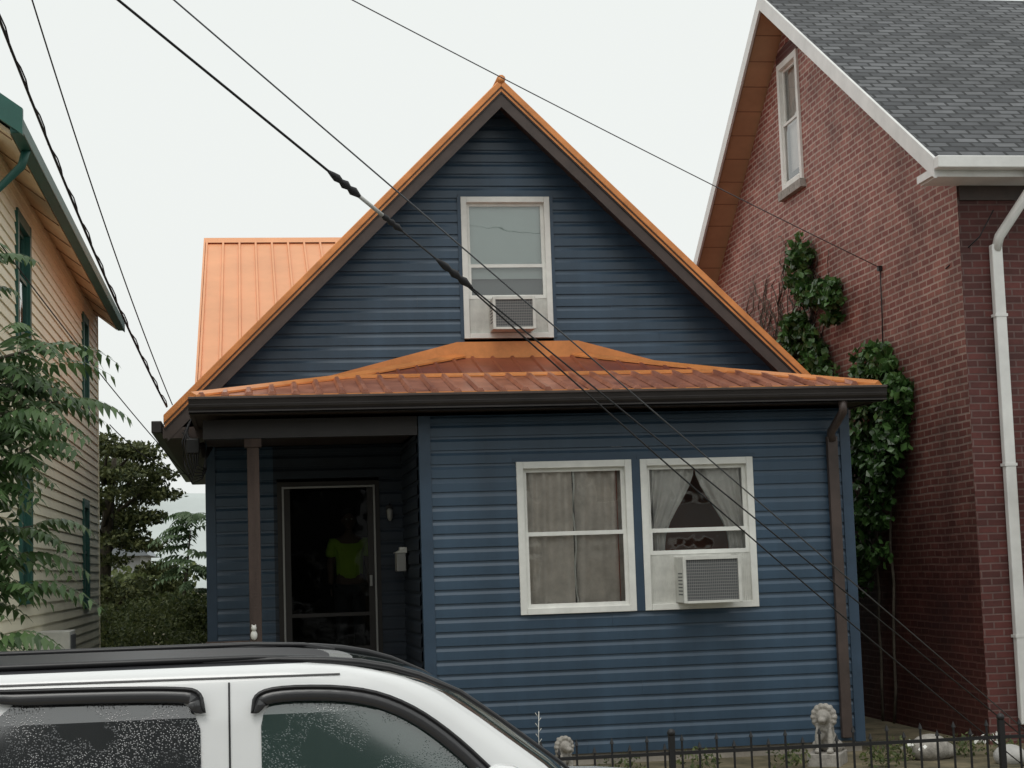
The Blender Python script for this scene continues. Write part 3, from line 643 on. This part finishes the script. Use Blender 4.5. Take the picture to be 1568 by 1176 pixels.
m=mat("hazy_hill",(.50,.54,.53),1,var=.12,vscale=.05)
vs=[];fs=[];n=60
for i in range(n+1):
    x=-260+i*9;h_=20+6*sin(i*.31)+4*sin(i*.83+1);vs+=[(x,330,-1),(x,350,h_*.45),(x,380,h_)]
for i in range(n):
    for k in range(2): a=i*3+k;fs.append((a,a+3,a+4,a+1))
mesh("hills",vs,fs,m,None,True)
r=root("distant_house");box("walls",-6.0,-3.4,38,44,0,2.9,mat("far_wall",(.35,.36,.36)),r);prism("roof",[(-6.3,2.85),(-3.1,2.85),(-4.7,4.0)],'y',37.7,44.3,mat("far_roof",(.20,.22,.24)),r)
r=root("distant_tree_line");cl=[((random.uniform(-7,3),random.uniform(26,32),random.uniform(.5,2.2)),(.9,.6,.4),160) for i in range(50)]
pts=clump_pts(cl);leaves("foliage",pts,rng.uniform(.15,.3,len(pts)),LEAF3,r,.6)
# ================================================================== WIRES
G=root("guy_wire")
P0=Vector((-.64,-8.5,5.12));P1=Vector((6.85,-2.5,.43));pt=lambda t:P0.lerp(P1,t)
tube("strand_upper",[pt(-.6),pt(.155)],.0075,WIRE,G,6);tube("strand_lower",[pt(.155),pt(1.1)],.0055,WIRE,G,6)
def insul(t0,t1,r_=.030):
    ps=[pt(t0+(t1-t0)*i/8) for i in range(9)];rr=[.010,.020,.028,.018,.032,.018,.032,.020,.009]
    tube("insulator",ps,[q*r_/.034 for q in rr],WIRE,G,8)
insul(.150,.176);insul(.192,.210,.024);insul(.24,.272)
tube("preformed_grip",[pt(.17),pt(.2)],.012,mat("galvanised",(.5,.5,.48),.5,metal=.3),G)
tube("second_strand",sag(pt(.25),(6.95,-2.35,.12),.06),.0055,WIRE,G,6)
G=root("guy_wire");a=Vector((-.37,-8.0,5.29));b=Vector((6.85,-2.52,.50));tube("strand",[a.lerp(b,-.6),a.lerp(b,1.08)],.005,WIREG,G,6)
def wire(name,pts,r_,m=WIRE):
    g=root(name);tube("cable",pts,r_,m,g,6);return g
e=Vector((7.58,2.31,5.56));s_=Vector((1.15,-2.5,7.17));wire("overhead_wire",sag(s_+(s_-e)*1.0,e,.10),.0055,WIREG)
g=wire("service_drop",[(-2.0,-9,7.25)]+[Vector(p) for p in sag((-1.65,-5.5,5.97),(-.86,1.3,3.93),.12)],.011)
tube("messenger",[Vector(p)+Vector((.012*sin(i*1.3),0,.02*cos(i*1.3))) for i,p in enumerate(sag((-1.65,-5.5,5.99),(-.86,1.3,3.95),.12,60))],.006,WIRE,g,5)
wire("overhead_wire",[(-1.6,-9,7.5)]+sag((-1.43,-5.5,6.11),(-.80,1.3,3.95),.13),.006)
wire("overhead_wire",sag((-2.1,-9,5.1),(-.62,1.3,3.15),.12),.005)
wire("overhead_wire",sag((-1.2,-2,3.46),(-.62,1.3,3.2),.1),.0045)
# ================================================================== FENCE, STATUES, GARDEN
F=root("iron_fence");fy=-4.5
vs=[];fs=[]
def addbox(x0,x1,y0,y1,z0,z1):
    b=len(vs);vs.extend([(x,y,z) for z in (z0,z1) for y in (y0,y1) for x in (x0,x1)])
    fs.extend([tuple(b+i for i in f) for f in [(0,2,3,1),(4,5,7,6),(0,1,5,4),(2,6,7,3),(0,4,6,2),(1,3,7,5)]])
def addtip(x,z):
    b=len(vs);r_=.014;vs.extend([(x-r_,fy-r_,z),(x+r_,fy-r_,z),(x+r_,fy+r_,z),(x-r_,fy+r_,z),(x,fy,z+.05)]);fs.extend([(b,b+1,b+4),(b+1,b+2,b+4),(b+2,b+3,b+4),(b+3,b,b+4)])
x=.5
k=0
while x<9:
    hgt=.76 if k%2==0 else .70
    addbox(x-.007,x+.007,fy-.007,fy+.007,.1,hgt);addtip(x,hgt);x+=.135;k+=1
addbox(.5,9,fy-.012,fy+.012,.655,.68);addbox(.5,9,fy-.012,fy+.012,.2,.225)
for px in (.5,3.12,5.75,8.4): addbox(px-.022,px+.022,fy-.022,fy+.022,.1,.80)
mesh("rails_and_pickets",vs,fs,DARKM,F)
for px in (.5,3.12,5.75,8.4): blob("post_ball",[((0,0,0),.032)],.006,DARKM,F,(px,fy,.82))
def lion(name,loc,s,rot=0):
    r=root(name,loc,rot);r.scale=(s,s,s)
    box("plinth",-.16,.16,-.22,.22,-.35,.02,STONE,r,.01)
    els=[((0,.06,.12),(.10,.14,.11)),((0,-.02,.22),(.085,.09,.13)),((0,-.06,.36),(.105,.07,.11)),((0,-.14,.365),(.062,.08,.062)),((0,-.215,.34),(.038,.045,.03)),((0,-.20,.315),(.03,.035,.02)),
        ((.065,-.06,.455),.022),((-.065,-.06,.455),.022),((.06,-.13,.14),(.030,.033,.13)),((-.06,-.13,.14),(.030,.033,.13)),((.06,-.17,.04),(.035,.055,.025)),((-.06,-.17,.04),(.035,.055,.025)),
        ((.10,.04,.07),(.05,.10,.06)),((-.10,.04,.07),(.05,.10,.06)),((.12,.17,.05),(.03,.06,.03))]
    for i in range(14):
        a=2*pi*i/14;els.append(((.10*cos(a),-.085,.36+.105*sin(a)),(.032,.04,.032)))
    for i in range(8): els.append(((.06*cos(i*2.4),-.10,.24-.015*i+.03),(.025,.03,.03)))
    blob("figure",els,.008,STONE,r)
lion("lion_statue",(5.52,-.95,.20),1.0,-.5)
lion("lion_statue",(2.90,-.9,.10),.8,.3)
r=root("garden_rock",(6.55,-1.0,.16));blob("rock",[((0,0,.05),(.20,.15,.14)),((.12,.03,.02),(.16,.13,.09)),((-.1,0,.08),(.1,.1,.07))],.02,STONE,r)
r=root("garden_rock",(7.1,-1.6,.12));blob("rock",[((0,0,.05),(.16,.13,.11)),((.12,.03,.02),(.1,.1,.07))],.02,mat("pale_stone",(.45,.44,.42),.8,var=.3,bump=.5),r)
FL=mat("white_petal",(.8,.8,.76),.6)
r=root("flower_bed");pts=clump_pts([((x_,-1.2+random.uniform(-.3,.3),.2),(.25,.15,.14),130) for x_ in (5.1,5.9,6.2,6.5,6.9,7.3,3.4,4.2)])
leaves("foliage",pts,rng.uniform(.03,.07,len(pts)),LEAF3,r);pts=clump_pts([((7.0,-1.4,.32),(.28,.12,.05),30),((6.3,-1.3,.28),(.2,.12,.05),12)]);leaves("blossom",pts,rng.uniform(.03,.06,len(pts)),FL,r,.9)
g=root("garden_stake",(2.72,-.7,.05));tube("stem",[(0,0,0),(0,0,.45),(.01,0,.66)],.004,WHITE,g,5)
for k in range(6): tube("twig",[(0,0,.36+.05*k),((-1)**k*.028,-.01,.40+.05*k)],.003,WHITE,g,4)
g=root("figurine",(.02,-.02,1.47));blob("body",[((0,0,.05),(.035,.03,.05)),((0,-.01,.12),(.028,.028,.03)),((.018,0,.15),.008),((-.018,0,.15),.008)],.006,WHITE,g)
# ================================================================== SUV
C=root("parked_suv")
PAINT=mat("white_car_paint",(.83,.84,.84),.22,coat=.6,var=.02)
BLK=mat("black_trim",(.015,.015,.017),.35);RUB=mat("tyre_rubber",(.02,.02,.02),.85);RIM=mat("alloy_rim",(.5,.5,.52),.3,metal=.8)
def wetglass(name,base,strength,scale):
    m=mat(name,base,.06,coat=.6,spec=1.0,ior=1.7);nt=m.node_tree;N=nt.nodes;Lk=nt.links;p=N["Principled BSDF"]
    tc=N.new("ShaderNodeTexCoord");vo=N.new("ShaderNodeTexVoronoi");vo.inputs["Scale"].default_value=scale;Lk.new(tc.outputs["Object"],vo.inputs["Vector"])
    rp=N.new("ShaderNodeValToRGB");rp.color_ramp.elements[0].position=.0;rp.color_ramp.elements[0].color=(1,1,1,1);rp.color_ramp.elements[1].position=.38;rp.color_ramp.elements[1].color=(0,0,0,1)
    Lk.new(vo.outputs["Distance"],rp.inputs[0])
    nz=N.new("ShaderNodeTexNoise");nz.inputs["Scale"].default_value=5;Lk.new(tc.outputs["Object"],nz.inputs["Vector"])
    r2=N.new("ShaderNodeValToRGB");r2.color_ramp.elements[0].position=.42;r2.color_ramp.elements[1].position=.65;Lk.new(nz.outputs["Fac"],r2.inputs[0])
    mu=N.new("ShaderNodeMath");mu.operation='MULTIPLY';Lk.new(rp.outputs[0],mu.inputs[0]);Lk.new(r2.outputs[0],mu.inputs[1])
    b=N.new("ShaderNodeBump");b.inputs["Strength"].default_value=strength;b.inputs["Distance"].default_value=.004;Lk.new(mu.outputs[0],b.inputs["Height"]);Lk.new(b.outputs[0],p.inputs["Normal"]);Lk.new(b.outputs[0],p.inputs["Coat Normal"])
    return m
TINT=wetglass("tinted_wet_glass",(.028,.031,.033),.5,130);CGL=wetglass("car_glass",(.035,.062,.056),.3,120)
yc=-9.55
def interp(z,tab):
    return float(np.interp(z,[t[0] for t in tab],[t[1] for t in tab]))
HW=[(1.05,.955),(1.30,.91),(1.55,.855),(1.68,.815),(1.72,.79),(1.742,.75),(1.757,.69),(1.768,.5),(1.773,.1)]
XFm=[(1.05,1.52),(1.30,1.26),(1.5,1.00),(1.60,.86),(1.66,.74),(1.70,.60),(1.73,.45),(1.752,.25),(1.765,-.2),(1.773,-.6)]
XRm=[(1.05,-2.42),(1.5,-2.30),(1.66,-2.22),(1.73,-2.08),(1.755,-1.95),(1.768,-1.5),(1.773,-1.2)]
def ring(z,ex=0):
    hw=interp(z,HW)+ex;xf=interp(z,XFm)+ex;xr=interp(z,XRm)-ex;p=[]
    nseg=10
    for i in range(nseg+1): p.append((xr+.12+(xf-.22-xr-.12)*i/nseg,yc-hw,z))
    for i in range(1,16):
        t=i/16;a=-pi/2+pi*t;p.append((xf-.22+.22*(cos(a)**.55),yc+hw*sin(a),z))
    for i in range(nseg+1): p.append((xf-.22-(xf-.22-xr-.12)*i/nseg,yc+hw,z))
    for i in range(1,8):
        t=i/8;a=pi/2+pi*t;p.append((xr+.12-.12*(abs(cos(a))**.5),yc+hw*sin(a),z))
    return p
zs=[1.05,1.18,1.30,1.40,1.5,1.55,1.60,1.64,1.67,1.69,1.705,1.72,1.731,1.742,1.75,1.757,1.763,1.768,1.773]
vs=[];fs=[];R0=[ring(z) for z in zs];nr=len(R0[0])
for q in R0: vs+=q
for i in range(len(zs)-1):
    for k in range(nr): fs.append((i*nr+k,i*nr+(k+1)%nr,(i+1)*nr+(k+1)%nr,(i+1)*nr+k))
fs.append(tuple(range((len(zs)-1)*nr,len(zs)*nr)))
cab=mesh("cabin",vs,fs,PAINT,C,True);fixn(cab)
cab.data.materials.append(mat("roof_panel_dark",(.035,.036,.04),.45,coat=.0,spec=.3))
cab.data.materials.append(CGL)
for p in cab.data.polygons:
    zc=p.center.z
    if zc>1.744: p.material_index=1
    elif abs(p.center.y-yc)<interp(zc,HW)*.93 and 1.1<zc<1.735 and p.center.x>.3: p.material_index=2
    elif abs(p.center.y-yc)<interp(zc,HW)*.8 and 1.15<zc<1.66 and p.center.x<-1.8: p.material_index=2
def bodyloft():
    xs=[-2.55,-2.52,-2.4,-2.0,-1.3,0,1.0,1.45,1.7,2.1,2.4,2.55,2.62]
    top=[.75,1.0,1.08,1.10,1.10,1.10,1.10,1.10,1.09,1.05,.99,.9,.7];hw=[.75,.86,.93,.965,.97,.97,.97,.965,.955,.93,.90,.84,.74]
    vs=[];fs=[]
    prof=[(-1,.0),(-1.0,.25),(-1.01,.55),(-.99,.85),(-.96,.96),(-.86,1.0),(-.4,1.02),(0,1.025),(.4,1.02),(.86,1.0),(.96,.96),(.99,.85),(1.01,.55),(1,.25),(1,0)]
    for x,t,h_ in zip(xs,top,hw):
        z0=.32 if -2.5<x<2.5 else .40
        for (u,v) in prof: vs.append((x,yc+u*h_,z0+(t-z0)*v))
    n=len(prof)
    for i in range(len(xs)-1):
        for k in range(n): fs.append((i*n+k,i*n+(k+1)%n,(i+1)*n+(k+1)%n,(i+1)*n+k))
    fs+=[tuple(range(n)),tuple(range((len(xs)-1)*n,len(xs)*n))]
    o=mesh("lower_body",vs,fs,PAINT,C,True);fixn(o)
bodyloft()
def smoothpoly(pts,closed=True,it=2):
    for _ in range(it):
        n=len(pts);q=[]
        rng_=range(n) if closed else range(n-1)
        if not closed: q.append(pts[0])
        for i in rng_:
            a=pts[i];b=pts[(i+1)%n];q.append((a[0]*.75+b[0]*.25,a[1]*.75+b[1]*.25));q.append((a[0]*.25+b[0]*.75,a[1]*.25+b[1]*.75))
        if not closed: q.append(pts[-1])
        pts=q
    return pts
def sidepanel(name,poly,off,m,thick=.0,near=True):
    f=lambda z:(yc-(interp(z,HW)+off)) if near else (yc+(interp(z,HW)+off))
    bm=bmesh.new();v=[bm.verts.new((x,0,z)) for x,z in poly];bm.faces.new(v)
    for zc in (1.30,1.55,1.68): 
        bmesh.ops.bisect_plane(bm,geom=bm.verts[:]+bm.edges[:]+bm.faces[:],plane_co=(0,0,zc),plane_no=(0,0,1))
    for q in bm.verts: q.co.y=f(q.co.z)
    me=bpy.data.meshes.new(name);bm.to_mesh(me);bm.free();me.materials.append(m)
    o=link(bpy.data.objects.new(name,me),C)
    if thick: 
        s=o.modifiers.new("s",'SOLIDIFY');s.thickness=thick;s.offset=0
    return o
for near in (True,False):
    FW=smoothpoly([(.03,1.0),(.03,1.35),(.03,1.60),(.20,1.612),(.42,1.595),(.60,1.53),(.78,1.40),(.95,1.25),(1.10,1.10),(1.1,1.0)])
    FW=[p for p in FW if p[1]>1.12]
    RW=smoothpoly([(-1.02,1.0),(-1.02,1.3),(-1.0,1.655),(-.60,1.65),(-.21,1.63),(-.205,1.3),(-.205,1.0)]);RW=[p for p in RW if p[1]>1.12]
    QW=[(-2.0,1.2),(-1.9,1.62),(-1.12,1.65),(-1.10,1.13),(-1.7,1.13)]
    sidepanel("front_door_glass",FW,.006,CGL,0,near);sidepanel("rear_door_glass",RW,.006,TINT,0,near);sidepanel("quarter_glass",QW,.006,TINT,0,near)
    def visor(nm,line,w,off,m,th):
        line=smoothpoly(line,False,2)
        outer=[Vector((p[0],0,p[1])) for p in line];n=len(outer);inner=[]
        for i in range(n):
            t=(outer[min(n-1,i+1)]-outer[max(0,i-1)]).normalized();nn=Vector((t.z,0,-t.x))
            if nn.z>0: nn=-nn
            u=i/(n-1);ww=w*(.35+.65*min(1,8*min(u,1-u)));inner.append(outer[i]+nn*ww)
        f=lambda z:(yc-(interp(z,HW)+off)) if near else (yc+(interp(z,HW)+off))
        vs=[(p.x,f(p.z),p.z) for p in outer]+[(p.x,f(p.z),p.z) for p in inner]
        o=mesh(nm,vs,[(i,i+1,n+i+1,n+i) for i in range(n-1)],m,C,True);s=o.modifiers.new("s",'SOLIDIFY');s.thickness=th;s.offset=0
    SMK=mat("smoked_visor",(.045,.045,.048),.25,coat=.3) if near else bpy.data.materials["smoked_visor"]
    for ln,nm in (([(-.01,1.56),(.0,1.64),(.12,1.665),(.42,1.65),(.62,1.58),(.80,1.45),(.97,1.28),(1.12,1.13)],"front"),([(-1.05,1.69),(-.6,1.685),(-.30,1.675),(-.20,1.66),(-.185,1.57)],"rear")):
        visor("rain_visor_"+nm,ln,.062,.028,SMK,.008);visor("rain_visor_edge_"+nm,ln,.013,.034,BLK,.006)
    sidepanel("door_gap",[(-.098,1.12),(-.098,1.68),(-.09,1.68),(-.09,1.12)],.004,BLK,0,near)
    sidepanel("roof_drip_line",[(-2.0,1.712),(.35,1.698),(.35,1.693),(-2.0,1.706)],.005,BLK,.004,near)
    s=-1 if near else 1
    yy=lambda d_:yc+s*d_
    # black weather strip where roof and pillar meet the windscreen
    tube("windscreen_seal",[(-.2,yy(.70),1.757),(.10,yy(.70),1.757),(.30,yy(.715),1.746),(.44,yy(.72),1.731),(.56,yy(.73),1.708),(.68,yy(.755),1.672),(.84,yy(.79),1.60),(.98,yy(.815),1.50),(1.24,yy(.86),1.30),(1.48,yy(.90),1.07)],[.010,.016,.018,.018,.017,.015,.012,.010,.009,.008],BLK,C,8)
    a,b_=sorted((yy(.965),yy(.985)));box("belt_moulding",-2.2,1.25,a,b_,1.085,1.115,BLK,C,.004);box("side_moulding",-2.1,1.3,a,b_,.62,.70,BLK,C,.006)
    for hx in (-.35,-1.35): a,b_=sorted((yy(.97),yy(1.0)));box("door_handle",hx,hx+.18,a,b_,.96,.99,PAINT,C,.008)
    tube("roof_rail",[(-1.95,yy(.70),1.74),(-1.85,yy(.70),1.767),(.0,yy(.70),1.768),(.25,yy(.69),1.758),(.40,yy(.68),1.73)],[.014,.014,.014,.012,.008],BLK,C,8)
    for wx in (-1.5,1.68):
        w_=root("wheel",(wx,yy(.86),.37),parent=C)
        rad=[(.20,-.11),(.34,-.115),(.37,-.08),(.372,.08),(.34,.115),(.20,.11)];vs=[];fs=[];n=36
        for i in range(n):
            th=2*pi*i/n
            for (r_,yo) in rad: vs.append((r_*cos(th),yo,r_*sin(th)))
        for i in range(n):
            for k in range(5): fs.append((i*6+k,i*6+k+1,((i+1)%n)*6+k+1,((i+1)%n)*6+k))
        mesh("tyre",vs,fs,RUB,w_,True)
        tube("rim",[(0,s*-.08,0),(0,s*.10,0)],.21,RIM,w_,24);tube("hub",[(0,s*.08,0),(0,s*.125,0)],.06,BLK,w_,12)
        for k in range(5):
            th=2*pi*k/5;tube("spoke_gap",[(.13*cos(th),s*.101,.13*sin(th)),(.13*cos(th),s*.105,.13*sin(th))],.045,BLK,w_,10)
        vs=[];fs=[]
        for i in range(19):
            th=pi*i/18
            for r_,yo in ((.40,.985),(.45,.985),(.40,.80)): vs.append((wx+r_*cos(th),yy(yo),.37+r_*sin(th)))
        for i in range(18): a=i*3;fs+=[(a,a+1,a+4,a+3),(a,a+3,a+5,a+2)]
        mesh("wheel_arch",vs,fs,BLK,C,True)
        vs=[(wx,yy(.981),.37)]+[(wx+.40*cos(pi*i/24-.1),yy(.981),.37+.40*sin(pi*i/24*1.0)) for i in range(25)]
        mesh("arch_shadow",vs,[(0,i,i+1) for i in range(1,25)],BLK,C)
    mm=root("door_mirror",(.98,yy(1.10),1.25),parent=C)
    blob("housing",[((0,0,0),(.085,.12,.085)),((-.03,0,.01),(.07,.115,.08))],.012,PAINT,mm);box("mirror_glass",-.115,-.10,-.09,.09,-.06,.07,CGL,mm);
    a,b_=sorted((0,-s*.16));box("stalk",-.03,.03,a,b_,-.07,-.03,BLK,mm,.01)
    a,b_=sorted((yy(.62),yy(.90)));box("headlamp",2.50,2.585,a,b_,.74,.90,mat("lamp_glass",(.7,.72,.74),.1,coat=1),C,.02);box("tail_lamp",-2.53,-2.46,a,b_,.80,1.15,mat("red_lens",(.45,.02,.02),.15),C,.02)
box("front_bumper",2.50,2.70,yc-.90,yc+.90,.36,.60,PAINT,C,.05);box("rear_bumper",-2.68,-2.5,yc-.92,yc+.92,.38,.62,PAINT,C,.05)
box("grille",2.56,2.635,yc-.5,yc+.5,.66,.88,BLK,C,.02);box("underbody",-2.4,2.4,yc-.8,yc+.8,.25,.36,BLK,C)
tube("wiper",[(1.50,yc-.6,1.12),(1.35,yc-.1,1.20)],.008,BLK,C)
# ================================================================== CAMERA
cd=bpy.data.cameras.new("Camera");cam=bpy.data.objects.new("Camera",cd);link(cam);S.camera=cam
f,yaw,pit,rol=2656.86,.15197,.10544,-.03281
cd.sensor_width=36;cd.lens=f/1568*36;cd.clip_end=2000;cd.clip_start=.1
Fv=Vector((sin(yaw)*cos(pit),cos(yaw)*cos(pit),sin(pit)));Rv=Vector((cos(yaw),-sin(yaw),0));Uv=Rv.cross(Fv)
c_,s__=cos(rol),sin(rol)
R2=Rv*c_+Uv*s__;U2=-Rv*s__+Uv*c_
M=Matrix((( R2.x,U2.x,-Fv.x,0),(R2.y,U2.y,-Fv.y,-17.5),(R2.z,U2.z,-Fv.z,2.1),(0,0,0,1)))
cam.matrix_world=M
# ================================================================== LIGHT
wd=bpy.data.worlds.new("World");S.world=wd;wd.use_nodes=True;N=wd.node_tree.nodes;Lk=wd.node_tree.links
bg=N["Background"];sk=N.new("ShaderNodeTexSky");sk.sky_type='NISHITA';sk.sun_disc=False;sk.sun_elevation=radians(58);sk.sun_rotation=radians(200);sk.dust_density=4;sk.air_density=1.5
hs=N.new("ShaderNodeHueSaturation");hs.inputs["Saturation"].default_value=.15;Lk.new(sk.outputs[0],hs.inputs["Color"])
mx=N.new("ShaderNodeMix");mx.data_type='RGBA';mx.inputs[0].default_value=.85;Lk.new(hs.outputs[0],mx.inputs[6]);mx.inputs[7].default_value=(9.5,9.85,9.6,1)
Lk.new(mx.outputs[2],bg.inputs[0]);bg.inputs[1].default_value=.1
sd=bpy.data.lights.new("Sun",'SUN');sd.energy=.8;sd.angle=radians(30);sd.color=(1,.97,.92);so=bpy.data.objects.new("Sun",sd);link(so)
az=radians(200);el=radians(58);dv=Vector((sin(az)*cos(el),cos(az)*cos(el),sin(el)));so.rotation_euler=dv.to_track_quat('Z','Y').to_euler()
S.view_settings.view_transform='Standard';S.view_settings.look='None';S.view_settings.exposure=0
